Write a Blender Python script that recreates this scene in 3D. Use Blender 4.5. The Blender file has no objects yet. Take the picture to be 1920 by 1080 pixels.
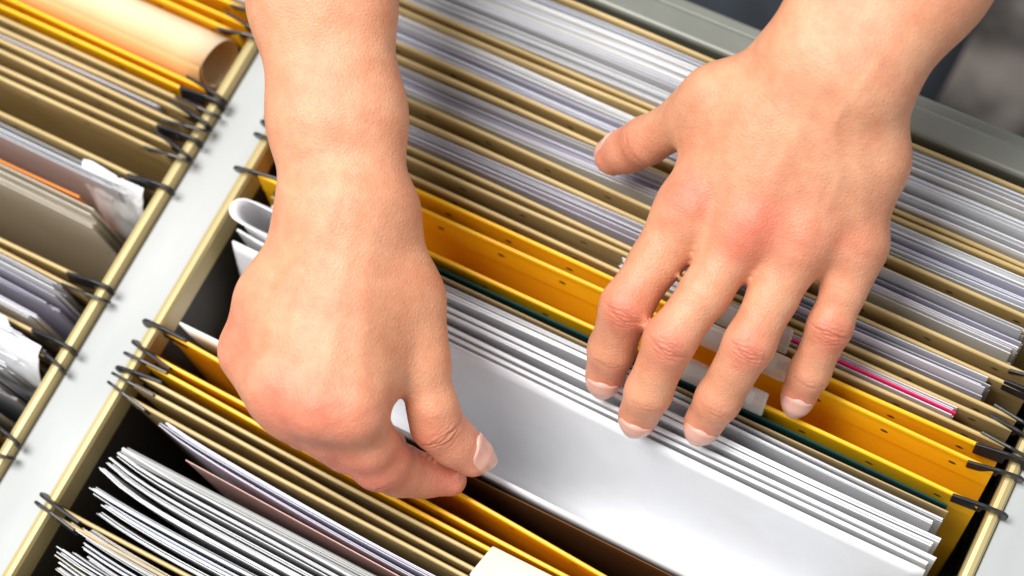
import bpy, math, random
import numpy as np
from mathutils import Vector, Matrix
random.seed(7); rng=np.random.RandomState(7)
scene=bpy.context.scene
scene.view_settings.view_transform='Standard'; scene.view_settings.look='None'; scene.view_settings.exposure=0
# ---------------------------------------------------------------- camera calibration
F=3420.0; D=0.72
X=np.array([0.8812,-0.4060,0.2419]); X/=np.linalg.norm(X)
Y=np.array([0.4603,0.8533,-0.2444]); Y-=X*(X@Y); Y/=np.linalg.norm(Y)
Z=np.cross(X,Y)
R=np.array([X,Y,Z])            # rows: world axes in camera space
CAM=R[:,2]*D
def at(u,v,z=0.0):
    d=R@np.array([u-960.0,-(v-540.0),-F])
    t=(z-CAM[2])/d[2]
    return CAM+d*t
def depth(p): return -((np.asarray(p)-CAM)@R[:,2])
def hp(u,v,z,r):
    p=at(u,v,z); return (p, r*depth(p)/F)
cam_d=bpy.data.cameras.new("camera"); cam=bpy.data.objects.new("camera",cam_d); scene.collection.objects.link(cam)
M=Matrix(((R[0][0],R[0][1],R[0][2],CAM[0]),(R[1][0],R[1][1],R[1][2],CAM[1]),(R[2][0],R[2][1],R[2][2],CAM[2]),(0,0,0,1)))
cam.matrix_world=M
cam_d.sensor_width=36; cam_d.lens=F/1920*36; cam_d.clip_start=0.01; cam_d.clip_end=50
cam_d.dof.use_dof=True; cam_d.dof.focus_distance=0.67; cam_d.dof.aperture_fstop=5.8
scene.camera=cam

# ---------------------------------------------------------------- materials
def new_mat(name):
    m=bpy.data.materials.new(name); m.use_nodes=True
    nt=m.node_tree; b=nt.nodes["Principled BSDF"]; return m,nt,b
def noise_col(nt,b,c1,c2,scale,detail=4,coord='Object',stretch=(1,1,1)):
    tc=nt.nodes.new("ShaderNodeTexCoord"); mp=nt.nodes.new("ShaderNodeMapping"); mp.inputs['Scale'].default_value=stretch
    n=nt.nodes.new("ShaderNodeTexNoise"); n.inputs['Scale'].default_value=scale; n.inputs['Detail'].default_value=detail
    r=nt.nodes.new("ShaderNodeValToRGB"); r.color_ramp.elements[0].color=(*c1,1); r.color_ramp.elements[1].color=(*c2,1)
    r.color_ramp.elements[0].position=.3; r.color_ramp.elements[1].position=.7
    nt.links.new(tc.outputs[coord],mp.inputs[0]); nt.links.new(mp.outputs[0],n.inputs['Vector']); nt.links.new(n.outputs[0],r.inputs[0])
    nt.links.new(r.outputs[0],b.inputs['Base Color']); return tc,mp,n,r
def add_bump(nt,b,src,strength,dist):
    bp=nt.nodes.new("ShaderNodeBump"); bp.inputs['Strength'].default_value=strength; bp.inputs['Distance'].default_value=dist
    nt.links.new(src,bp.inputs['Height']); nt.links.new(bp.outputs[0],b.inputs['Normal']); return bp
def simple(name,c1,c2,scale,rough=.6,metal=0,bump=.2,bd=.0005,stretch=(1,1,1)):
    m,nt,b=new_mat(name); tc,mp,n,r=noise_col(nt,b,c1,c2,scale,stretch=stretch)
    b.inputs['Roughness'].default_value=rough; b.inputs['Metallic'].default_value=metal
    add_bump(nt,b,n.outputs[0],bump,bd); return m
def folder_mat(name,c1,c2,rough):
    m,nt,b=new_mat(name); tc,mp,n,r=noise_col(nt,b,c1,c2,35,6,stretch=(.5,1,1))
    b.inputs['Roughness'].default_value=rough
    sep=nt.nodes.new("ShaderNodeSeparateXYZ"); nt.links.new(tc.outputs['Object'],sep.inputs[0])
    def mth(op,a,bb=None):
        q=nt.nodes.new("ShaderNodeMath"); q.operation=op
        for i,vv in enumerate((a,bb)):
            if vv is None: continue
            if isinstance(vv,(int,float)): q.inputs[i].default_value=vv
            else: nt.links.new(vv,q.inputs[i])
        return q.outputs[0]
    fx=mth('SUBTRACT',mth('MULTIPLY',mth('FRACT',mth('DIVIDE',mth('ADD',sep.outputs[0],1.0),.0275)),.0275),.0137)
    ex=mth('POWER',mth('ABSOLUTE',mth('DIVIDE',fx,.0016)),2.0)
    ez=mth('POWER',mth('ABSOLUTE',mth('DIVIDE',mth('ADD',sep.outputs[2],.0055),.0009)),2.0)
    inside=mth('LESS_THAN',mth('ADD',ex,ez),1.0)
    mix=nt.nodes.new("ShaderNodeMixRGB"); nt.links.new(inside,mix.inputs[0]); nt.links.new(r.outputs[0],mix.inputs[1]); mix.inputs[2].default_value=(.09,.05,.015,1)
    nt.links.new(mix.outputs[0],b.inputs['Base Color'])
    n2=nt.nodes.new("ShaderNodeTexNoise"); n2.inputs['Scale'].default_value=900; nt.links.new(tc.outputs['Object'],n2.inputs['Vector'])
    add_bump(nt,b,n2.outputs[0],.25,.0003); return m
MK=folder_mat("kraft_card",(.48,.34,.13),(.64,.475,.22),.5)
MY=folder_mat("yellow_card",(.94,.46,.004),(.98,.55,.010),.4)
MH=simple("black_hook_steel",(.012,.012,.014),(.03,.03,.032),200,.35,.3)
MR=simple("rail_beige_paint",(.42,.33,.14),(.54,.43,.20),50,.35,.2,.1,.0003,(1,.2,1))
MD=simple("divider_grey_paint",(.33,.345,.34),(.46,.475,.465),22,.42,.0,.15,.0004,(1,.3,1))
MP_=simple("panel_olive_grey_paint",(.15,.155,.13),(.22,.225,.19),18,.4,.1,.1,.0004)
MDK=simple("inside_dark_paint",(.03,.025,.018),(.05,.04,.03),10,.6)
MT=simple("tab_white_plastic",(.74,.71,.64),(.82,.79,.73),60,.25)
def colmat(name,rough,bscale,bstr,bdist,sss=0):
    m,nt,b=new_mat(name)
    a=nt.nodes.new("ShaderNodeAttribute"); a.attribute_name="Col"
    tc=nt.nodes.new("ShaderNodeTexCoord"); n=nt.nodes.new("ShaderNodeTexNoise"); n.inputs['Scale'].default_value=bscale; n.inputs['Detail'].default_value=5
    nt.links.new(tc.outputs['Object'],n.inputs['Vector'])
    h=nt.nodes.new("ShaderNodeMixRGB"); h.blend_type='MULTIPLY'; h.inputs[0].default_value=1
    r=nt.nodes.new("ShaderNodeValToRGB"); r.color_ramp.elements[0].color=(.94,.93,.92,1); r.color_ramp.elements[1].color=(1,1,1,1)
    r.color_ramp.elements[0].position=.35; r.color_ramp.elements[1].position=.6
    nt.links.new(n.outputs[0],r.inputs[0]); nt.links.new(a.outputs[0],h.inputs[1]); nt.links.new(r.outputs[0],h.inputs[2])
    nt.links.new(h.outputs[0],b.inputs['Base Color']); b.inputs['Roughness'].default_value=rough
    add_bump(nt,b,n.outputs[0],bstr,bdist); return m,nt,b,tc
MPAP,_,bp_,_=colmat("paper",.85,30,.25,.0012); bp_.inputs['Specular IOR Level'].default_value=.2
MNAIL,_,bn,_=colmat("nail_keratin",.32,300,.05,.0002)
bn.inputs['Coat Weight'].default_value=.12
MCL,nt,b=new_mat("clear_plastic"); noise_col(nt,b,(.8,.78,.74),(.9,.88,.84),40); b.inputs['Roughness'].default_value=.1
b.inputs['Alpha'].default_value=.4
# skin
MSK,nt,b,tc=colmat("skin",.45,160,.0,.0003)
for l in list(nt.links):
    if l.to_socket==b.inputs['Normal']: nt.links.remove(l)
src=b.inputs['Base Color'].links[0].from_socket
n3=nt.nodes.new("ShaderNodeTexNoise"); n3.inputs['Scale'].default_value=75; n3.inputs['Detail'].default_value=8; n3.inputs['Roughness'].default_value=.7; nt.links.new(tc.outputs['Object'],n3.inputs['Vector'])
r3=nt.nodes.new("ShaderNodeValToRGB"); r3.color_ramp.elements[0].color=(.92,.77,.72,1); r3.color_ramp.elements[1].color=(1.0,1.0,1.0,1); r3.color_ramp.elements[0].position=.36; r3.color_ramp.elements[1].position=.62
m3=nt.nodes.new("ShaderNodeMixRGB"); m3.blend_type='MULTIPLY'; m3.inputs[0].default_value=1
nt.links.new(n3.outputs[0],r3.inputs[0]); nt.links.new(src,m3.inputs[1]); nt.links.new(r3.outputs[0],m3.inputs[2]); nt.links.new(m3.outputs[0],b.inputs['Base Color'])
vo=nt.nodes.new("ShaderNodeTexVoronoi"); vo.feature='DISTANCE_TO_EDGE'; vo.inputs['Scale'].default_value=700; nt.links.new(tc.outputs['Object'],vo.inputs['Vector'])
nn=nt.nodes.new("ShaderNodeTexNoise"); nn.inputs['Scale'].default_value=300; nn.inputs['Detail'].default_value=8; nn.inputs['Roughness'].default_value=.75; nt.links.new(tc.outputs['Object'],nn.inputs['Vector'])
ad=nt.nodes.new("ShaderNodeMath"); ad.operation='ADD'; nt.links.new(vo.outputs[0],ad.inputs[0]); nt.links.new(nn.outputs[0],ad.inputs[1])
add_bump(nt,b,ad.outputs[0],.55,.0005)
b.inputs['Subsurface Weight'].default_value=.15; b.inputs['Subsurface Radius'].default_value=(1,.3,.15); b.inputs['Subsurface Scale'].default_value=.0025
b.inputs['Specular IOR Level'].default_value=.45

# ---------------------------------------------------------------- helpers
def mk(name,verts,faces,mat,smooth=False,parent=None,cols=None,kind_custom=None):
    me=bpy.data.meshes.new(name); me.from_pydata([tuple(map(float,v)) for v in verts],[],[tuple(int(i) for i in f) for f in faces]); me.update()
    if smooth: me.polygons.foreach_set('use_smooth',[True]*len(me.polygons))
    if cols is not None:
        ca=me.color_attributes.new("Col",'FLOAT_COLOR','POINT'); c=np.ones((len(verts),4),np.float32); c[:,:3]=np.asarray(cols); ca.data.foreach_set('color',c.ravel())
    if mat: me.materials.append(mat)
    o=bpy.data.objects.new(name,me); scene.collection.objects.link(o)
    if parent: o.parent=parent
    return o
def empty(name,label,cat,loc=(0,0,0),group=None):
    o=bpy.data.objects.new(name,None); o.empty_display_size=.01; scene.collection.objects.link(o); o.location=loc
    o["label"]=label; o["category"]=cat
    if group: o["group"]=group
    return o
def box(x0,x1,y0,y1,z0,z1):
    v=[(x0,y0,z0),(x1,y0,z0),(x1,y1,z0),(x0,y1,z0),(x0,y0,z1),(x1,y0,z1),(x1,y1,z1),(x0,y1,z1)]
    f=[(0,3,2,1),(4,5,6,7),(0,1,5,4),(1,2,6,5),(2,3,7,6),(3,0,4,7)]; return v,f
def bevel(o,w,s=2):
    m=o.modifiers.new("bevel",'BEVEL'); m.width=w; m.segments=s; m.limit_method='ANGLE'; return o
def ribbon(x0,x1,prof,path,nx=40,ztf=None):
    xs=np.linspace(x0,x1,nx); V=[];Fc=[]; n=len(prof)
    for x in xs:
        dz=ztf(x) if ztf else 0
        for (dy,z) in prof:
            zz=z+(dz if z>-.05 else 0)
            V.append((x,path(x,z)+dy,zz))
    for i in range(nx-1):
        for j in range(n):
            a=i*n+j; b2=i*n+(j+1)%n; Fc.append((a,b2,b2+n,a+n))
    Fc.append(tuple(range(n))[::-1]); Fc.append(tuple(range((nx-1)*n,nx*n)))
    return V,Fc
def wave(seed,amp,dl=0.0):
    r=random.Random(seed); p=[r.uniform(0,6.28) for _ in range(4)]; k1=r.uniform(8,16); k2=r.uniform(22,40)
    return lambda x,z: amp*(.65*math.sin(x*k1+p[0])+.35*math.sin(x*k2+p[1]))+dl*math.sin(-z*9+p[2])*(-z)*3
# ---------------------------------------------------------------- hanging folders
def hook_mesh(sign):
    pts=[(-.010,-.0055),(.0015,-.0055),(.002,-.0012),(.0075,-.0012),(.0080,-.0036),(.0090,-.0050),(.0104,-.0050),(.0114,-.0034),(.0114,-.0005),(.0100,.0014),(.008,.0020),(.002,.0024),(-.010,.0014)]
    pts=[(a*sign,b) for a,b in pts]; n=len(pts); t=.0006
    V=[(a,-t,b) for a,b in pts]+[(a,t,b) for a,b in pts]
    Fc=[tuple(range(n)),tuple(range(2*n-1,n-1,-1))]+[(i,i+n,(i+1)%n+n,(i+1)%n) for i in range(n)]
    return V,Fc
_hk={}
def hook(parent,x,y,z,sign):
    if sign not in _hk:
        V,Fc=hook_mesh(sign); o=mk("hook",V,Fc,MH); bevel(o,.0003,2); _hk[sign]=o
    else:
        o=_hk[sign].copy(); scene.collection.objects.link(o)
    o.parent=parent; o.location=(x,y,z); o.rotation_euler=(random.uniform(-.3,.3),0,random.uniform(-.2,.2)); return o
FG="hanging folders on the drawer rails"
def flap(parent,x0,x1,yl,yr,ymid,mat,seed,zt=.0,amp=.0007,base=(0,0),lean=0):
    w=wave(seed,amp,.004); t=.0003; T=.0008
    L=[(-t,-.235),(-t,-.22),(-t,-.2),(-t,-.15),(-t,-.10),(-t,-.06),(-t,-.03),(-t,-.0145),(-T,-.0135),(-T,-.004),(-T,-.0006)]
    prof=L+[(-T*.5,0),(T*.5,0)]+[(-a,b) for a,b in L[::-1]]
    prof=[(a,b+zt) for a,b in prof]
    bx,by=base
    def path(x,z):
        yt=yl+(yr-yl)*(x-x0)/(x1-x0)+w(x,z)+lean*max(min(z,0),-.05)
        if z<-.19: s=min(1,(-.19-z)/.045); yt=yt*(1-s)+ymid*s
        return yt-by
    V,Fc=ribbon(x0,x1,prof,path,40)
    V=[(v[0]-bx,v[1],v[2]) for v in V]
    o=mk("flap",V,Fc,mat,False,parent)
    for s,xe in ((-1,x0),(1,x1)):
        hook(o,xe-bx,path(xe,0),zt+.0002,s)
    return o
def folder(x0,x1,ya,yb,mat,seed,label,zt=.002,ln=(0,0)):
    ym=(ya[0]+yb[0]+ya[1]+yb[1])/4; xm=(x0+x1)/2
    e=empty("hanging_folder",label,"folder",(xm,ym,0),FG)
    flap(e,x0,x1,ya[0],ya[1],ym,mat,seed,zt,base=(xm,ym),lean=ln[0]); flap(e,x0,x1,yb[0],yb[1],ym,mat,seed+50,zt+random.uniform(-.0012,.0006),base=(xm,ym),lean=ln[1])
    return e
CX0,CX1=-.1165,.1955
LX0,LX1=-.468,-.1565
KR="brown kraft card hanging folder with black steel hooks"
YE="bright yellow card hanging folder with black steel hooks"
def C(ya,yb,mat,seed,label=None,dx=0,zt=.002,ln=(0,0)):
    if not isinstance(ya,tuple): ya=(ya,ya)
    if not isinstance(yb,tuple): yb=(yb,yb)
    return folder(CX0+dx,CX1+dx,ya,yb,mat,seed,label or (KR if mat is MK else YE),zt,ln)
def Lf(ya,yb,mat,seed,label=None,zt=.002):
    if not isinstance(ya,tuple): ya=(ya,ya)
    if not isinstance(yb,tuple): yb=(yb,yb)
    return folder(LX0,LX1,ya,yb,mat,seed,label or (KR if mat is MK else YE),zt)
C(-.262,-.222,MK,1); C(-.214,-.208,MK,2)
C(-.198,-.161,MK,3)
C(-.1568,(-.106,-.1130),MK,4,"brown kraft hanging folder stuffed with loose papers")
C((-.1015,-.1085),(-.0965,-.1045),MK,5)
f_y=C((-.0912,-.1005),(-.0868,-.0965),MY,6,"yellow hanging folder with white plastic label tab")
f_open=C((-.0765,-.0915),-.0014,MY,7,"yellow hanging folder pulled open around white documents",ln=(0,.1))
f_y2=C(.0135,.0200,MY,8,"bright yellow hanging folder with clear label tab",ln=(.22,.15))
f_k2=C(.0240,.0312,MK,9,"brown kraft hanging folder holding papers with magenta sheet")
C(.0350,.0468,MK,10); C(.0532,.0690,MK,11); C(.0742,.0898,MK,12); C(.0925,.1215,MK,13,"brown kraft hanging folder packed with white paper")
Lf(-.262,-.232,MK,20); Lf(-.222,-.192,MK,21); Lf(-.184,-.150,MK,22)
Lf(-.1405,-.1060,MK,23); Lf(-.1000,-.0765,MK,24); Lf(-.0722,-.0245,MK,25,"brown kraft hanging folder gaping open around papers")
Lf(-.0105,-.0062,MK,26); Lf(-.0005,.0040,MK,27); Lf(.0095,.0137,MK,28); Lf(.0180,.0228,MY,29)
Lf(.0500,.0555,MY,30); Lf(.0620,.0800,MY,31); Lf(.0850,.1150,MK,32)

def tab(parent,x0,x1,y,z0,z1,lean,insert=True,mat=None):
    bx,by,_=parent.location
    V=[];Fc=[];prof=[(-.0022,0),(-.0026,.003),(-.0012,z1-z0-.0012),(0,z1-z0),(.0012,z1-z0-.0012),(.0010,.003),(.0008,0)]
    n=len(prof); xs=[x0,x0+.0012,x1-.0012,x1]
    for i,x in enumerate(xs):
        for a,b in prof: V.append((x-bx,y-by+a*(.9 if i in(0,3) else 1)+lean*b,z0+b*(.96 if i in(0,3) else 1)))
    for i in range(3):
        for j in range(n):
            a=i*n+j;b2=i*n+(j+1)%n;Fc.append((a,b2,b2+n,a+n))
    Fc.append(tuple(range(n))[::-1]);Fc.append(tuple(range(3*n,4*n)))
    o=mk("label_tab",V,Fc,mat or MCL,False,parent); bevel(o,.0004,2)
    if insert:
        v,f=box(x0-bx+.002,x1-bx-.005,-.0003,.0003,.002,z1-z0-.0015)
        v=[(a,y-by-.0004+b2+lean*c,z0+c) for a,b2,c in v]; mk("label_insert",v,f,MT,False,o)
tab(f_open,.074,.110,-.0030,.0005,.0120,.35)
tab(f_y2,.072,.112,.0125,.0010,.0130,.35)
tab(f_k2,.070,.108,.0230,.0010,.0130,.35)
tab(f_y,.041,.078,-.0950,.0005,.015,-1.0,False,MT)

# ---------------------------------------------------------------- papers
W_=(.84,.845,.86);LV=(.68,.66,.75);GR=(.54,.54,.56);CRM=(.78,.72,.60);BL=(.74,.77,.84);PK=(.82,.50,.44)
def bundle(name,label,x0,x1,y0,y1,n,palette,zt=.0,jz=.004,jx=.004,amp=.0008,seed=0,zb=-.2,th=.0003,slope=(0,0),curl=0,cat="papers",nx=30,spread=1.3,even=False):
    r=random.Random(seed+100); V=[];Fc=[];Cc=[]
    fam=wave(seed+200,amp,.003)
    if not even and n>3:
        g=[r.expovariate(1)**spread+.12 for _ in range(n)]; tot=sum(g); acc=0; S=[]
        for q in g: acc+=q; S.append(acc/tot)
    else: S=[(i+.5)/n for i in range(n)]
    clus=0; cz=0;cx=0; ccol=palette[0]; ph=r.uniform(0,6)
    for i in range(n):
        if clus<=0: clus=r.randint(2,6); cz=r.uniform(-jz,0); cx=r.uniform(0,jx); ccol=r.choice(palette)
        clus-=1
        s=S[i]; yl=y0+(y1-y0)*s; yr=yl+slope[0]+(slope[1]-slope[0])*s
        top=zt+cz+r.uniform(-.35,.2)*jz*.5
        wa=r.uniform(.2,1)*amp*.5; wk=r.uniform(10,26); wp=r.uniform(0,6); mg=(y1-y0)/n*.4
        wa=min(wa,mg)
        a0=x0+cx+r.uniform(0,jx*.25); a1=x1-cx*.5-r.uniform(0,jx*.5)
        tilt=r.uniform(-.006,.006)*jz/.004
        cu=curl*(1-s*.5)
        def path(x,z): return yl+(yr-yl)*(x-a0)/(a1-a0)+fam(x,z)+wa*math.sin(x*wk+wp)+cu*math.exp(-(x-a0)/.018)
        L=[(-th/2,zb),(-th/2,-.15),(-th/2,-.1),(-th/2,-.06),(-th/2,-.03),(-th/2,-.012)]
        prof=L+[(-th/2,top),(th/2,top)]+[(-a,b) for a,b in L[::-1]]
        v,f=ribbon(a0,a1,prof,path,nx,lambda x:tilt*(x-a0)/.3)
        off=len(V); V+=v; Fc+=[tuple(k+off for k in q) for q in f]
        c=np.array(ccol if r.random()<.7 else r.choice(palette))*r.uniform(.94,1.03); Cc+=[c]*len(v)
    o=mk(name,V,Fc,MPAP,False,None,np.clip(Cc,0,.88))
    o["label"]=label; o["category"]=cat; o["group"]="papers filed in the folders"
    return o
PS="paper_stack"
cx0,cx1=-.112,.188
bundle(PS,"thick stack of white office papers in kraft folder",cx0,cx1,.0945,.1195,56,[W_,W_,W_,BL,(.80,.79,.77)],.0015,.005,.004,.0010,1,spread=1.6)
bundle(PS,"stack of white papers between kraft flaps",cx0,cx1,.0765,.0885,26,[W_,W_,W_,BL,LV],.0,.005,.004,.0009,2,spread=1.6)
bundle(PS,"grey lavender papers between kraft flaps",cx0,cx1,.0560,.0675,22,[LV,(.76,.75,.80),GR,W_],-.002,.007,.006,.0009,3,spread=1.7)
bundle(PS,"lavender and white papers between kraft flaps",cx0,cx1-.004,.0372,.0455,15,[LV,(.78,.77,.82),GR],-.003,.007,.006,.0008,4,spread=1.7)
bundle(PS,"few papers with magenta sheet in kraft folder",.03,.176,.0256,.0300,7,[W_,(.80,.78,.82)],.0015,.002,.004,.0003,5)
bundle("coloured_sheet","magenta paper sheet between white papers",.085,.175,.0270,.0274,1,[(.80,.02,.14)],.0028,.0,.001,.0002,6,cat="paper",th=.0005)
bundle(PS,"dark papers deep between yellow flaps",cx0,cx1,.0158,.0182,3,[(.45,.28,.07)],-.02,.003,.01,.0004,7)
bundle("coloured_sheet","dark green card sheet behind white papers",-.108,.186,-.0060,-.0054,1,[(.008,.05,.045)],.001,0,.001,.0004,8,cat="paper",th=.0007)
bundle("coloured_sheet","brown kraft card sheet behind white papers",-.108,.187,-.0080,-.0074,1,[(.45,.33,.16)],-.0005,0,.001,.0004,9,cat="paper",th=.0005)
for i,(y,z,xl,xr,c) in enumerate([(-.0105,-.0035,-.108,.187,(.66,.66,.68)),(-.0135,-.001,-.098,.184,W_),(-.0190,.0015,-.098,.189,W_),(-.0212,.000,-.098,.187,W_),(-.0258,-.0010,-.112,.190,W_),(-.0282,-.0030,-.115,.188,W_)]):
    bundle("document",("grey" if i==0 else "white")+" folded paper document with soft edges",xl,xr,y-.0004,y+.0008,2,[c],z,.0008,.001,.0009,60+(i//2),th=.0008,cat="document",curl=.003 if i>3 else 0,zb=-.16)
# folded white sheet whose bend stands up at the end of the stack
pl=[(-.030,-.0125),(-.060,-.0123),(-.090,-.0122),(-.108,-.0120)]
for k in range(1,12):
    t=math.pi*k/12; pl.append((-.110-.0065*math.sin(t),-.0172+.0052*math.cos(t)))
pl+=[(-.108,-.0226),(-.090,-.0228),(-.060,-.0230),(-.030,-.0232)]
V=[];Fc=[];zs=[-.15,-.08,-.04,-.015,0,.007]
for i,(x,y) in enumerate(pl):
    s=max(0,min(1,(-x-.03)/.085))
    for z in zs: V.append((x-(z*.25 if z>0 else z*.02),y-(z*.3 if z>0 else 0),z if z<0 else z*s))
for i in range(len(pl)-1):
    for j in range(5): q=i*6+j; Fc.append((q,q+6,q+7,q+1))
o=mk("folded_sheet",V,Fc,MPAP,True,None,[W_]*len(V)); o["label"]="white sheet folded double with its bend standing up"; o["category"]="paper"
sm=o.modifiers.new("s",'SOLIDIFY'); sm.thickness=.0005
V=[];Fc=[];nx=60
pr=[(-.0302,-.003),(-.0320,-.010),(-.0350,-.024),(-.0390,-.041),(-.0430,-.056),(-.0475,-.068),(-.0522,-.075),(-.0570,-.077),(-.0615,-.074),(-.0655,-.065),(-.0685,-.050),(-.0703,-.033),(-.0712,-.015),(-.0714,.0015)]
ww=wave(99,.0007)
for i in range(nx):
    x=-.1135+(.188+.1135)*i/(nx-1)
    for j,(y,z) in enumerate(pr):
        pin=math.exp(-((x-.012)/.03)**2)*.0025 if j>9 else 0
        V.append((x,y+ww(x,z)*(1 if j<7 else .8),z+pin))
n=len(pr)
for i in range(nx-1):
    for j in range(n-1): Fc.append((i*n+j,(i+1)*n+j,(i+1)*n+j+1,i*n+j+1))
o=mk("document_folder",V,Fc,MPAP,True,None,[(.82,.83,.85)]*len(V)); sm=o.modifiers.new("s",'SOLIDIFY'); sm.thickness=.0009
o["label"]="white paper document folder pulled open by the hand"; o["category"]="document"
bundle("coloured_sheet","dark sheet added as shade against the white document",-.02,.188,-.0742,-.0738,1,[(.13,.055,.014)],-.0035,0,.001,.0004,99,cat="paper",th=.0004)  # added dark sheet, its colour stands for the shade in this gap
# lower centre bundles
bundle(PS,"pale lavender sheets leaning in kraft folder",-.105,.187,-.1165,-.1115,8,[(.76,.73,.82),(.70,.68,.78),W_],.0015,.003,.008,.0012,11,slope=(-.004,-.004),curl=.004)
bundle("coloured_sheet","pale pink sheet among white papers",-.083,.180,-.1190,-.1180,1,[PK],.0015,0,.001,.0008,12,cat="paper",slope=(-.006,-.006))
bundle("magazine","grey stapled magazine block among papers",-.108,.186,-.1275,-.1235,12,[(.42,.43,.42),(.55,.55,.54),(.30,.31,.31)],.0015,.0015,.002,.0007,13,cat="magazine",slope=(-.003,-.003),even=True)
bundle(PS,"loose white sheets with uneven curled corners",-.114,.187,-.1430,-.1290,22,[W_,W_,W_,(.80,.80,.83)],.006,.006,.010,.0018,14,curl=.006,spread=1.5)
bundle(PS,"grey and white sheets pushed together",-.112,.185,-.1550,-.1440,22,[W_,W_,GR,(.40,.42,.45),BL],.004,.006,.014,.0014,15,curl=.003,spread=1.5)
bundle(PS,"loose white sheets with uneven edges",-.113,.186,-.192,-.1595,46,[W_,W_,W_,GR,CRM,BL],.006,.008,.014,.0018,16,curl=.004,spread=1.5)
bundle(PS,"white sheets filed in kraft folder",-.113,.186,-.252,-.228,22,[W_,BL,W_],.0,.006,.01,.001,17)
# left column bundles
a,bq=-.455,-.160
bundle(PS,"white papers in kraft folder",a,bq,.090,.111,22,[W_,W_,BL],.0,.005,.006,.001,30)
bundle(PS,"white papers in yellow folder",a,bq,.065,.077,12,[W_,CRM],.0,.005,.006,.001,31)
bundle(PS,"thin lavender papers between kraft folders",a,bq-.01,.0065,.0080,3,[LV],-.002,.004,.006,.0006,32)
bundle(PS,"grey sheets leaning in gaping kraft folder",a,bq-.004,-.0335,-.0275,9,[(.50,.51,.53),(.66,.67,.70)],-.001,.004,.008,.001,33)
bundle("coloured_sheet","cream card with orange edge",a,-.180,-.0425,-.0419,1,[(.85,.30,.06)],.001,0,.001,.0008,34,cat="paper",th=.0008)
bundle("document","cream card document standing in gaping folder",a,-.168,-.0530,-.0455,6,[(.84,.80,.72),CRM,W_],.002,.004,.004,.0009,35,cat="document")
bundle(PS,"lavender and white papers with curled ends",a,bq-.002,-.0975,-.0790,22,[LV,W_,(.76,.74,.80)],.001,.008,.012,.0018,36,curl=-.004,spread=1.8)
bundle(PS,"rumpled grey white papers with uneven tops",a,bq,-.136,-.106,26,[W_,W_,GR,LV],.004,.010,.014,.0026,37,spread=2)
bundle(PS,"rumpled white papers filed in kraft folder",a,bq,-.180,-.155,20,[W_,GR,LV],.0,.008,.012,.002,38)
bundle(PS,"grey and white papers in kraft folder",a,bq,-.228,-.196,20,[W_,GR],.0,.008,.012,.002,39)
def crumple(x0,x1,y0,y1,z0,amp,seed,label):
    r=np.random.RandomState(seed); n1,n2=44,30; V=[];Fc=[]
    pts=r.uniform(0,1,(26,2)); hs=r.uniform(-1,1,26); gr=r.uniform(-5,5,(26,2))
    for i in range(n1):
        for j in range(n2):
            u=i/(n1-1); d=j/(n2-1)
            dd=((pts-np.array([u,d]))**2).sum(1); k2=np.argsort(dd)[:3]
            wts=1/(dd[k2]+.002)**2; wts/=wts.sum()
            h=sum(wq*(hs[q]*.4+gr[q]@(np.array([u,d])-pts[q])*.35) for wq,q in zip(wts,k2))
            V.append((x0+(x1-x0)*u+amp*h*.4*(u>.7),y0+(y1-y0)*d+amp*h*.7,z0-.05*d**2.2+amp*h))
    for i in range(n1-1):
        for j in range(n2-1): a=i*n2+j; Fc.append((a,a+1,a+n2+1,a+n2))
    o=mk("crumpled_sheet",V,Fc,MPAP,False,None,[(.82,.83,.85)]*len(V)); o["label"]=label; o["category"]="paper"
    sm=o.modifiers.new("s",'SOLIDIFY'); sm.thickness=.0003
crumple(-.188,-.1575,-.0265,-.0385,.001,.006,3,"crumpled white sheet sticking out of kraft folder")
crumple(-.215,-.158,-.104,-.120,.005,.009,5,"crumpled white sheet among rumpled papers")
V=[];Fc=[];nt_=90;cols=[]
for i in range(24):
    x=-.46+(.297)*i/23
    for j in range(nt_):
        q=j/(nt_-1)*2.3; th=q*2*math.pi; rr=.0128-.0012*q
        V.append((x+.004*math.sin(th*.5),.0365+rr*math.cos(th+2.2)*1.0,-.006+rr*math.sin(th+2.2)))
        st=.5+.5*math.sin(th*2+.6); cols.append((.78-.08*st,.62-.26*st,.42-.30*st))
for i in range(23):
    for j in range(nt_-1): a=i*nt_+j; Fc.append((a,a+1,a+nt_+1,a+nt_))
o=mk("paper_roll",V,Fc,MPAP,True,None,cols); o["label"]="rolled sheet of tan kraft paper between folders"; o["category"]="paper roll"
sm=o.modifiers.new("s",'SOLIDIFY'); sm.thickness=.0004

# ---------------------------------------------------------------- drawer
dr=empty("filing_drawer","open grey steel filing drawer with beige folder rails","drawer",(0,0,-.26))
def part(name,b,mat,bev=.001,parent=dr,off=(0,0,.26)):
    v,f=b; v=[(q[0]+off[0],q[1]+off[1],q[2]+off[2]) for q in v]; o=mk(name,v,f,mat,False,parent); bevel(o,bev,3); return o
y0,y1=-.30,.1255
for xr in (-.1235,.1985+.0035,-.1515,-.4755):
    pts=[(-.0024,-.016),(-.0024,-.0032),(-.0016,-.0014),(0,-.0010),(.0016,-.0014),(.0024,-.0032),(.0024,-.016)]
    V=[(xr+p,y,q+.26) for y in (y0,y1) for p,q in pts]; n=len(pts)
    Fc=[(i,i+1,i+1+n,i+n) for i in range(n-1)]+[(n-1,0,n,2*n-1),tuple(range(n))[::-1],tuple(range(n,2*n))]
    mk("rail",V,Fc,MR,False,dr)
part("divider",box(-.1488,-.1262,y0,y1,-.25,-.0065),MD,.0012)
part("side_wall",box(.2046,.235,y0,y1,-.25,-.0045),MD)
part("side_wall",box(-.51,-.4782,y0,y1,-.25,-.0045),MD)
part("front_panel",box(-.512,.237,.1262,.1385,-.255,.001),MP_,.002)
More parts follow.
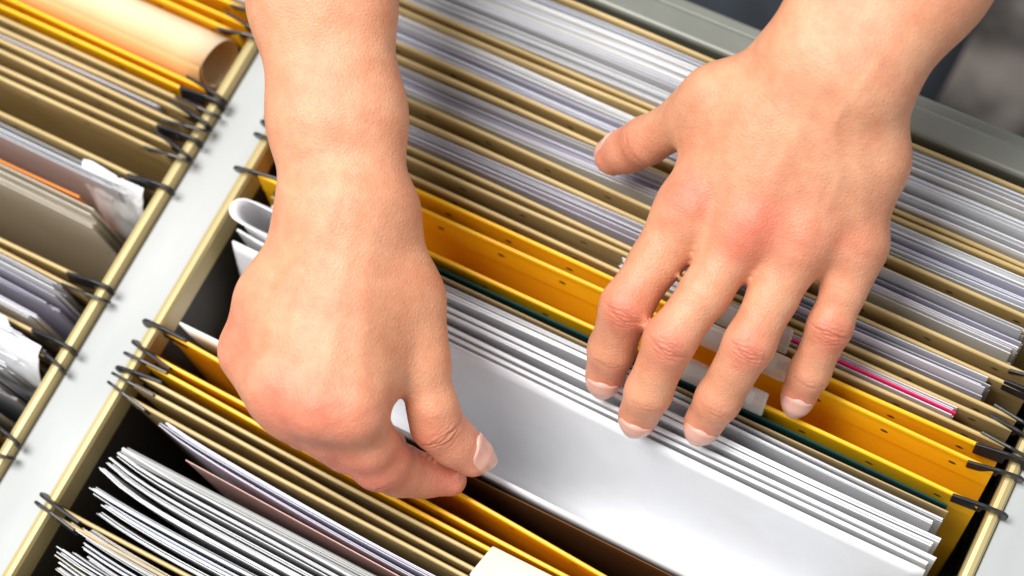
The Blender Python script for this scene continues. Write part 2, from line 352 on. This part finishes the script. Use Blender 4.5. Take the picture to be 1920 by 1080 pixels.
part("front_panel_lip",box(-.512,.237,.1390,.1450,-.03,-.004),MP_,.0015)
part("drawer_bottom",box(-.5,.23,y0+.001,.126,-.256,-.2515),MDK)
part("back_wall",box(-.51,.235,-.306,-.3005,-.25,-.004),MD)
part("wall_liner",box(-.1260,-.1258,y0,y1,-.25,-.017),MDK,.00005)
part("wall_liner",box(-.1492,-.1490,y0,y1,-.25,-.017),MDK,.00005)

# ---------------------------------------------------------------- floor + chair
MFL,nt,b=new_mat("speckled_carpet"); tcx,mpx,nx_,rx=noise_col(nt,b,(.05,.045,.042),(.40,.34,.29),16,8)
rx.color_ramp.elements[0].position=.42; rx.color_ramp.elements[1].position=.66; b.inputs['Roughness'].default_value=.95
fl=mk("floor",[(-4,-4,-.75),(4,-4,-.75),(4,4,-.75),(-4,4,-.75)],[(0,1,2,3)],MFL); fl["kind"]="structure"
MCH=simple("chair_navy_fabric",(.006,.009,.014),(.018,.024,.034),40,.8)
cc=at(1345,-115,-.3)
ch=empty("office_chair","dark navy swivel chair standing on speckled carpet","chair",(cc[0],cc[1],-.75))
import bmesh
def bm_obj(name,fn,mat,parent,smooth=True):
    bm=bmesh.new(); fn(bm); me=bpy.data.meshes.new(name); bm.to_mesh(me); bm.free(); me.materials.append(mat)
    if smooth: me.polygons.foreach_set('use_smooth',[True]*len(me.polygons))
    o=bpy.data.objects.new(name,me); scene.collection.objects.link(o); o.parent=parent; return o
def seat(bm):
    n=32; rings=[(.0,.0),(.9,.0),(1,.02),(1.02,.05),(.97,.075),(.8,.088),(.0,.08)]
    prev=None
    for s,z in rings:
        ring=[]
        for i in range(n):
            t=2*math.pi*i/n; c,sn=math.cos(t),math.sin(t); p=4
            k=1/((abs(c)**p+abs(sn)**p)**(1/p)); ring.append(bm.verts.new((max(s,.01)*k*c*.16,max(s,.01)*k*sn*.13,.42+z)))
        if prev:
            for i in range(n): bm.faces.new((prev[i],prev[(i+1)%n],ring[(i+1)%n],ring[i]))
        prev=ring
bm_obj("seat",seat,MCH,ch)
def colm(bm): bmesh.ops.create_cone(bm,segments=20,radius1=.03,radius2=.022,depth=.34,cap_ends=True,matrix=Matrix.Translation((0,0,.25)))
bm_obj("column",colm,MH,ch)
for i in range(5):
    a5=i*2*math.pi/5+.0
    v,f=box(.02,.30,-.02,.02,.07,.10); v=[(x,y*(1-.4*(x/.3)),z-(.02*(x/.3))) for x,y,z in v]
    v=[(x*math.cos(a5)-y*math.sin(a5),x*math.sin(a5)+y*math.cos(a5),z) for x,y,z in v]
    o=mk("leg",v,f,MH,False,ch); bevel(o,.005)
    def cst(bm): bmesh.ops.create_cone(bm,segments=20,radius1=.028,radius2=.028,depth=.04,cap_ends=True,matrix=Matrix.Translation((.29*math.cos(a5),.29*math.sin(a5),.029))@Matrix.Rotation(a5,4,'Z')@Matrix.Rotation(math.pi/2,4,'X'))
    bm_obj("caster",cst,MH,ch,False)

# ---------------------------------------------------------------- hands
def seg(P,a,b,ra,rb):
    ab=(b-a).astype(np.float32); L2=float(ab@ab)+1e-12; w=P-a.astype(np.float32)
    t=np.clip((w@ab)/L2,0,1); q=w-t[:,None]*ab
    return np.sqrt((q*q).sum(1))-(ra+(rb-ra)*t)
def smin(a,b,k):
    h=np.maximum(k-np.abs(a-b),0)/k; return np.minimum(a,b)-h*h*k*.25
class Hand:
    def __init__(s): s.palm=[];s.fing=[];s.crease=[];s.ridge=[];s.red=[];s.arm=[]
    def field(s,P):
        P=P.astype(np.float32); d=None
        for pr,k in s.palm:
            e=seg(P,*pr); d=e if d is None else smin(d,e,k)
        f=None
        for ch in s.fing:
            df=None
            for pr in ch:
                e=seg(P,*pr); df=e if df is None else smin(df,e,.0035)
            f=df if f is None else smin(f,df,.0004)
        return smin(d,f,.0045)
    def P(s,a,b,k=.012):
        (pa,ra),(pb,rb)=hp(*a),hp(*b); s.palm.append(((pa,pb,ra,rb),k))
    def Fg(s,*pts):
        L=[hp(*p) for p in pts]; s.fing.append([(L[i][0],L[i+1][0],L[i][1],L[i+1][1]) for i in range(len(L)-1)]); return L
    def armseg(s,A,B):
        (pa,wa),(pb,wb)=hp(*A),hp(*B); ax=pb-pa; ax/=np.linalg.norm(ax); sd=np.cross(ax,[0,0,1.]); sd/=np.linalg.norm(sd)
        for sg in(-1,1): s.palm.append(((pa+sd*sg*wa*.33,pb+sd*sg*wb*.33,wa*.67,wb*.67),.012))
def build(h,vox):
    pts=[];
    for (a,b,ra,rb),k in h.palm: pts+= [a-ra,a+ra,b-rb,b+rb]
    for ch in h.fing:
        for a,b,ra,rb in ch: pts+=[a-ra,a+ra,b-rb,b+rb]
    pts=np.array(pts); lo=pts.min(0)-.008; hi=pts.max(0)+.008
    n=np.ceil((hi-lo)/vox).astype(int)+1
    gx,gy,gz=[lo[i]+np.arange(n[i])*vox for i in range(3)]
    G=np.stack(np.meshgrid(gx,gy,gz,indexing='ij'),-1).reshape(-1,3).astype(np.float32)
    Fv=np.empty(len(G),np.float32); cs=400000
    for i in range(0,len(G),cs): Fv[i:i+cs]=h.field(G[i:i+cs])
    Fv=Fv.reshape(n); S=Fv<0
    c=[(i,j,k) for i in(0,1) for j in(0,1) for k in(0,1)]
    sl=lambda A,o:A[o[0]:A.shape[0]-1+o[0],o[1]:A.shape[1]-1+o[1],o[2]:A.shape[2]-1+o[2]]
    anyS=np.zeros(tuple(n-1),bool); allS=np.ones(tuple(n-1),bool)
    for o in c: anyS|=sl(S,o); allS&=sl(S,o)
    mixed=anyS&~allS; idx=-np.ones(mixed.shape,int); cells=np.argwhere(mixed); idx[mixed]=np.arange(len(cells))
    acc=np.zeros((len(cells),3)); cnt=np.zeros(len(cells))
    for o in c:
        for ax in range(3):
            if o[ax]==0:
                o2=list(o); o2[ax]=1; o2=tuple(o2)
                fa=sl(Fv,o)[mixed]; fb=sl(Fv,o2)[mixed]; m=(fa<0)!=(fb<0); t=np.where(m,fa/(fa-fb+1e-20),0)
                p=np.tile(np.array(o,float),(len(cells),1)); p[:,ax]+=t; acc[m]+=p[m]; cnt[m]+=1
    V=lo+(cells+acc/cnt[:,None])*vox
    Q=[]
    for ax,(b1,b2) in ((0,(1,2)),(1,(2,0)),(2,(0,1))):
        s0=S.take(range(0,n[ax]-1),ax); s1=S.take(range(1,n[ax]),ax)
        E=np.argwhere(s0!=s1); E=E[(E[:,b1]>0)&(E[:,b2]>0)&(E[:,b1]<n[b1]-1)&(E[:,b2]<n[b2]-1)]
        inside=S[E[:,0],E[:,1],E[:,2]]
        def cid(d1,d2):
            q=E.copy(); q[:,b1]+=d1; q[:,b2]+=d2; return idx[q[:,0],q[:,1],q[:,2]]
        f=np.stack([cid(-1,-1),cid(0,-1),cid(0,0),cid(-1,0)],1); f[~inside]=f[~inside][:,::-1]; Q.append(f)
    Q=np.concatenate(Q)
    for it in range(3):
        f0=h.field(V); e=.0003; g=np.stack([(h.field(V+np.eye(3)[i]*e)-f0)/e for i in range(3)],1)
        V=V-(f0/np.maximum((g*g).sum(1),.2))[:,None]*g
        if it<2:
            nb=np.zeros_like(V); ct=np.zeros(len(V))
            for i in range(4):
                np.add.at(nb,Q[:,i],V[Q[:,(i+1)%4]]); np.add.at(ct,Q[:,i],1); np.add.at(nb,Q[:,i],V[Q[:,(i-1)%4]]); np.add.at(ct,Q[:,i],1)
            V=V*.5+.5*nb/ct[:,None]
    me=bpy.data.meshes.new("t"); me.from_pydata(V.tolist(),[],Q.tolist()); ob=bpy.data.objects.new("t",me); scene.collection.objects.link(ob)
    m=ob.modifiers.new("s",'SUBSURF'); m.levels=2
    dg=bpy.context.evaluated_depsgraph_get(); ev=ob.evaluated_get(dg).to_mesh()
    nv=len(ev.vertices); co=np.empty(nv*3,np.float32); ev.vertices.foreach_get('co',co); co=co.reshape(-1,3).astype(float)
    no=np.empty(nv*3,np.float32); ev.vertices.foreach_get('normal',no); no=no.reshape(-1,3)
    fi=np.empty(len(ev.loops),np.int32); ev.loops.foreach_get('vertex_index',fi); fi=fi.reshape(-1,4)
    ob.evaluated_get(dg).to_mesh_clear(); bpy.data.objects.remove(ob)
    disp=np.zeros(nv); base=np.array([.665,.325,.185]); col=np.tile(base,(nv,1))
    lf=np.sin(co[:,0]*95+1)*np.sin(co[:,1]*110)*np.sin(co[:,2]*80+2)
    col*=(1+.035*lf)[:,None]
    for (pt,rad,c,st) in h.red:
        w=st*np.exp(-(((co-pt)**2).sum(1))/rad**2); col=col*(1-w[:,None])+np.array(c)*w[:,None]
    for (cpt,ax,up,amp,wl,offs) in h.crease:
        q=co-cpt; al=q@ax; sd=np.cross(ax,up); la=q@sd; du=q@up
        m=np.clip(no@up*1.6-.1,0,1)*(np.abs(du)<.02)*(np.abs(al)<.012)
        swell=np.exp(-(al/.005)**2)*np.exp(-(la/wl)**4)*m; disp+=.00018*swell
        for k,(o_,a_,ln) in enumerate(offs):
            bend=o_*(1-1.1*(la/wl)**2*.6)+.00025*np.sin(la*700+k*2.1)+ .00012*np.sin(la*1900+k)
            g=np.exp(-((al-bend)/.00042)**2)*np.exp(-(la/(wl*ln))**4)*m
            disp-=amp*a_*g; col*=(1-.28*a_*g)[:,None]
    for (pl,wd,amp,up) in h.ridge:
        best=None
        for a,b in zip(pl[:-1],pl[1:]):
            A=a-up*(a@up); B=b-up*(b@up); Pp=co-np.outer(co@up,up)
            d=seg(Pp,A,B,0,0); best=d if best is None else np.minimum(best,d)
        disp+=amp*np.exp(-(best/wd)**2)*np.clip(no@up*1.5,0,1)
    co2=co+no*disp[:,None]
    return co2,fi,col
def unit(v): v=np.asarray(v,float); return v/np.linalg.norm(v)
def joint(h,a,b,c,up=(0,0,1),amp=.0003,wl=.0075,red=.45,big=True):
    ax=unit(c[0]-a[0]); u=np.array(up,float); u=unit(u-ax*(u@ax)); r=random
    if big: offs=[(-.0042,.35,.6),(-.0026,.6,.8),(-.0012,.9,.9),(.0002,1,1),(.0016,.8,.85),(.0031,.5,.7),(.0045,.3,.5)]
    else: offs=[(-.0012,.5,.7),(0,.8,.9),(.0013,.5,.7)]
    offs=[(o+r.uniform(-.0003,.0003),a_*r.uniform(.6,1.1),l) for o,a_,l in offs]
    h.crease.append((b[0],ax,u,amp,wl,offs))
    if red: h.red.append((b[0]+u*b[1],.009,(.67,.19,.12),min(.85,red*1.25)))
nails=[]
def nail(h,dip,tip,up,wf=.80,Lf_=.0105,ext=.95):
    ax=unit(tip[0]-dip[0]); u=np.array(up,float); u=unit(u-ax*(u@ax)); sd=np.cross(ax,u); r=tip[1]
    W=r*wf; L=Lf_; st=tip[0]+ax*(r*ext-L)
    nu,nv=17,21; O=[];prm=[]
    for j in range(nv):
        v=j/(nv-1)
        for i in range(nu):
            uu=i/(nu-1)*2-1
            hw=W*(min(1,(math.sqrt(max(0,1-(1-min(1,v/.30))**2))*.45+.55)))*(1-.10*max(0,v-.7)/.3)
            aa=v*L+(-(uu*uu)*L*.22*max(0,v-.5)*2+(uu*uu)*L*.12*max(0,.5-v)*2)
            O.append(st+ax*aa+sd*uu*hw+u*.025); prm.append((uu,v))
    O=np.array(O); t=np.zeros(len(O))
    for _ in range(60): t+=np.clip(h.field(O-u*t[:,None]),-.001,.02)*.9
    t=t.reshape(nv,nu)
    for j in range(int(nv*.6),nv): t[j]=np.minimum(t[j],t[j-1]+.00030)
    t=t.ravel(); prm=np.array(prm)
    off=.00120-.0007*np.abs(prm[:,0])**6-.0006*np.clip(1-prm[:,1]/.10,0,1)-.0006*prm[:,1]
    Pn=O-u*(t-off)[:,None]
    Pb=Pn-u*.0010
    V=np.concatenate([Pn,Pb]); Fc=[]; N=len(Pn)
    for j in range(nv-1):
        for i in range(nu-1):
            a=j*nu+i; Fc.append((a,a+1,a+nu+1,a+nu)); Fc.append((a+N,a+nu+N,a+nu+1+N,a+1+N))
    for i in range(nu-1):
        a=(nv-1)*nu+i; Fc.append((a,a+1,a+1+N,a+N)); Fc.append((i+1,i,i+N,i+1+N))
    for j in range(nv-1):
        a=j*nu; Fc.append((a,a+nu,a+nu+N,a+N)); a=j*nu+nu-1; Fc.append((a+nu,a,a+N,a+nu+N))
    c=np.tile(np.array([.69,.37,.285]),(len(V),1)); vv=np.concatenate([prm[:,1]]*2); uu=np.concatenate([prm[:,0]]*2)
    tipw=np.clip((vv-(.92-.06*uu*uu))/.05,0,1)[:,None]*.6; c=c*(1-tipw)+np.array([.74,.56,.45])*tipw
    lun=np.clip((.2-vv-uu*uu*.15)/.08,0,1)[:,None]*.35; c=c*(1-lun)+np.array([.74,.48,.39])*lun
    for q in (0,nu-1): h.red.append((Pn[nu*10+q],.0022,(.48,.17,.10),.6))
    h.red.append((Pn[nu//2]-ax*.0008,.0026,(.50,.18,.11),.6))
    nails.append((V,Fc,c))
UP=unit(R[:,2])

# ---- person's left hand (spread, resting on the folders)
A=Hand()
A.armseg((1575,115,.090,148),(1690,-70,.100,168)); A.armseg((1690,-70,.100,168),(1820,-290,.120,190)); A.armseg((1820,-290,.120,190),(1990,-600,.150,215))
A.P((1490,140,.084,62),(1292,398,.052,56)); A.P((1545,140,.089,64),(1400,428,.057,56))
A.P((1592,155,.089,64),(1502,450,.055,54)); A.P((1632,180,.084,62),(1636,300,.070,58)); A.P((1636,300,.070,58),(1610,450,.050,48))
A.P((1500,115,.080,62),(1345,190,.068,58)); A.P((1345,190,.068,58),(1305,212,.060,50))
A.P((1352,235,.060,48),(1318,330,.052,46),.012)
A.P((1420,200,.072,50),(1380,330,.058,50),.012)
A.P((1440,250,.074,56),(1440,380,.060,56),.015); A.P((1560,250,.072,56),(1545,390,.058,54),.015)
A.P((1292,398,.052,54),(1258,450,.048,48),.008); A.P((1400,428,.057,55),(1362,490,.050,48),.008); A.P((1502,450,.055,52),(1475,505,.049,47),.008); A.P((1608,462,.048,46),(1597,505,.044,42),.008)
A.P((1345,440,.046,40),(1312,452,.042,28),.007); A.P((1448,462,.048,40),(1415,485,.043,28),.007); A.P((1550,470,.046,38),(1535,480,.042,28),.007)
i_=A.Fg((1292,398,.052,52),(1230,490,.048,48),(1174,574,.043,48),(1147,655,.024,43),(1134,706,.011,38))
m_=A.Fg((1400,428,.057,52),(1324,545,.052,47),(1256,638,.045,48),(1216,735,.026,43),(1197,780,.012,39))
r_=A.Fg((1502,450,.055,50),(1450,555,.050,46),(1405,645,.044,47),(1347,748,.025,42),(1318,795,.012,38))
p_=A.Fg((1608,465,.048,44),(1582,545,.044,40),(1556,612,.038,41),(1518,698,.022,37),(1496,746,.011,34))
t_=A.Fg((1322,202,.062,50),(1285,225,.054,48),(1211,264,.036,44),(1178,281,.026,41),(1149,295,.018,35))
for L in (i_,m_,r_,p_):
    joint(A,L[1],L[2],L[3],UP,.00048,.0078,.6); joint(A,L[2],L[3],L[4],UP,.00028,.007,.15,False)
    upn=unit(UP*1.0-np.array([0,.25,0])); nail(A,L[3],L[4],upn,.84,.0118)
    A.red.append((L[4][0],.011,(.70,.26,.18),.6))
joint(A,t_[1],t_[2],t_[4],UP,.0004,.008,.2,False); nail(A,t_[3],t_[4],unit(np.array([-.25,.75,.75])),.84,.0125)
A.red.append((t_[4][0],.013,(.72,.26,.19),.65)); A.red.append((t_[2][0],.014,(.68,.24,.15),.4))
for (u,v,z,s,rd) in [(1292,372,.064,.9,.0090),(1425,412,.070,.8,.0105),(1390,458,.066,.6,.009),(1510,440,.066,.4,.012),(1605,450,.058,.4,.011),(1180,560,.055,.3,.010)]:
    A.red.append((at(u,v,z),rd,(.66,.16,.10),s))
for (u,v,z,r) in [(1292,392,.0575,46),(1402,425,.0615,46),(1503,448,.0595,43),(1606,460,.0525,38)]: A.P((u,v,z,r),(u-8,v+14,z-.001,r-3),.009)
for L,(u,v,z) in ((i_,(1480,150,.1)),(m_,(1535,160,.1)),(r_,(1575,170,.1)),(p_,(1610,200,.1))):
    A.ridge.append(([at(u,v,z),L[0][0]],.0032,.0003,UP))
A.ridge.append(([at(1640,120,.1),at(1560,230,.09),at(1575,330,.08),at(1545,400,.07)],.0020,.0003,UP))
A.ridge.append(([at(1470,200,.1),at(1440,290,.09),at(1360,360,.08)],.0020,.00026,UP))
A.red.append((at(1718,62,.125),.0012,(.22,.09,.05),.7))

# ---- person's right hand (pinching the white sheet)
B=Hand()
B.armseg((648,375,.078,119),(632,220,.085,120)); B.armseg((632,220,.085,120),(604,0,.098,129)); B.armseg((604,0,.098,129),(585,-250,.115,148)); B.armseg((585,-250,.115,148),(560,-560,.14,170))
B.P((592,400,.076,62),(508,560,.066,54)); B.P((508,560,.066,54),(466,650,.058,46)); B.P((625,390,.080,62),(522,725,.068,50)); B.P((660,390,.080,62),(592,765,.070,54)); B.P((700,400,.077,62),(664,775,.066,54))
B.P((720,420,.068,60),(762,560,.060,60)); B.P((762,560,.060,60),(790,668,.054,50)); B.P((715,540,.064,55),(712,695,.058,46),.012); B.P((620,560,.068,60),(600,670,.066,62),.015)
B.P((545,600,.064,56),(530,700,.062,52),.015); B.P((470,670,.056,42),(520,735,.060,44),.013); B.P((680,600,.066,60),(660,720,.066,56),.015)
B.P((560,780,.058,46),(650,842,.046,44),.013)
for (u,v,z,r) in [(522,722,.0705,40),(594,758,.0745,42),(664,768,.0710,42)]: B.P((u,v,z,r),(u+4,v+12,z-.001,r-3),.009)
bt=B.Fg((784,640,.056,50),(796,700,.052,46),(811,762,.046,46),(820,797,.040,48),(850,828,.032,44),(886,856,.024,39))
bi=B.Fg((664,775,.066,50),(690,830,.052,53),(712,864,.040,54),(750,882,.027,48),(790,892,.019,40),(846,901,.0130,30))
bm_=B.Fg((594,765,.068,48),(625,810,.054,46),(655,838,.040,44),(700,850,.022,38),(730,835,.014,33))
br=B.Fg((520,730,.066,46),(545,775,.050,44),(572,800,.038,42),(620,800,.022,36),(655,770,.016,32))
bp=B.Fg((466,642,.056,42),(472,690,.044,40),(492,720,.034,37),(540,715,.020,31),(575,690,.016,28))
joint(B,bt[2],bt[3],bt[5],UP,.00048,.009,.3)
joint(B,bi[1],bi[2],bi[4],unit(np.array([-.3,-.5,.8])),.0003,.009,.3,False)
nail(B,bt[4],bt[5],unit(np.array([.22,.45,.85])),.86,.0150)
for (u,v,z,s,rd) in [(668,800,.085,.4,.015),(594,790,.085,.5,.014),(512,765,.078,.6,.014),(445,640,.065,.5,.013),(640,850,.05,.7,.014),(720,880,.045,.65,.017),(820,905,.015,.7,.015),(560,800,.06,.4,.014)]:
    B.red.append((at(u,v,z),rd,(.70,.19,.125),s))
B.red.append((bt[5][0],.014,(.72,.26,.18),.6)); B.red.append((at(725,620,.08),.012,(.46,.20,.10),.5))  # last one paints the shadow between thumb base and hand back into the skin
for tgt,(u,v) in (((470,640),(605,420)),((520,728),(632,420)),((594,763),(660,420)),((668,772),(690,430))):
    B.ridge.append(([at(u,v,.095),at(tgt[0],tgt[1],.085)],.0034,.00035,UP))
B.ridge.append(([at(640,330,.1),at(600,470,.1),at(560,540,.09),at(540,640,.09)],.0020,.0003,UP))
B.red.append((at(771,545,.08),.0010,(.22,.09,.05),.7)); B.red.append((at(588,388,.1),.0010,(.3,.13,.08),.5))
c1,f1,k1=build(A,.0021); c2,f2,k2=build(B,.0021)
V=np.concatenate([c1,c2]); Fq=np.concatenate([f1,f2+len(c1)]); K=np.concatenate([k1,k2])
org=at(1100,-300,0); org[2]=0.0
me=bpy.data.meshes.new("person"); Vl=(V-org).astype(np.float32)
me.vertices.add(len(V)); me.vertices.foreach_set('co',Vl.ravel()); me.loops.add(Fq.size); me.loops.foreach_set('vertex_index',Fq.ravel().astype(np.int32))
me.polygons.add(len(Fq)); me.polygons.foreach_set('loop_start',np.arange(0,Fq.size,4,dtype=np.int32)); me.update(calc_edges=True); me.validate()
me.polygons.foreach_set('use_smooth',[True]*len(me.polygons))
ca=me.color_attributes.new("Col",'FLOAT_COLOR','POINT'); cc4=np.ones((len(V),4),np.float32); cc4[:,:3]=np.clip(K,0,1); ca.data.foreach_set('color',cc4.ravel())
me.materials.append(MSK)
person=bpy.data.objects.new("person",me); scene.collection.objects.link(person); person.location=org
person["label"]="person with bare forearms pinching a white sheet of paper"; person["category"]="person"
for v,f,c in nails:
    o=mk("fingernail",v-org,f,MNAIL,True,person,c)

# ---------------------------------------------------------------- light
w=bpy.data.worlds.new("World"); scene.world=w; w.use_nodes=True
bg=w.node_tree.nodes["Background"]; bg.inputs[0].default_value=(.94,.965,1,1); bg.inputs[1].default_value=.68
def area(loc,tgt,size,power,color):
    ld=bpy.data.lights.new("soft_key_light",'AREA'); ld.shape='RECTANGLE'; ld.size=size[0]; ld.size_y=size[1]; ld.energy=power; ld.color=color  # soft overhead key lamp, added to light the drawer; no window there
    lo=bpy.data.objects.new("soft_key_light",ld); scene.collection.objects.link(lo); lo.location=loc
    lo.rotation_euler=(Vector(tgt)-Vector(loc)).to_track_quat('-Z','Y').to_euler()
area((-.42,-.10,1.4),(0,0,0),(.65,.65),31,(1,.985,.965))
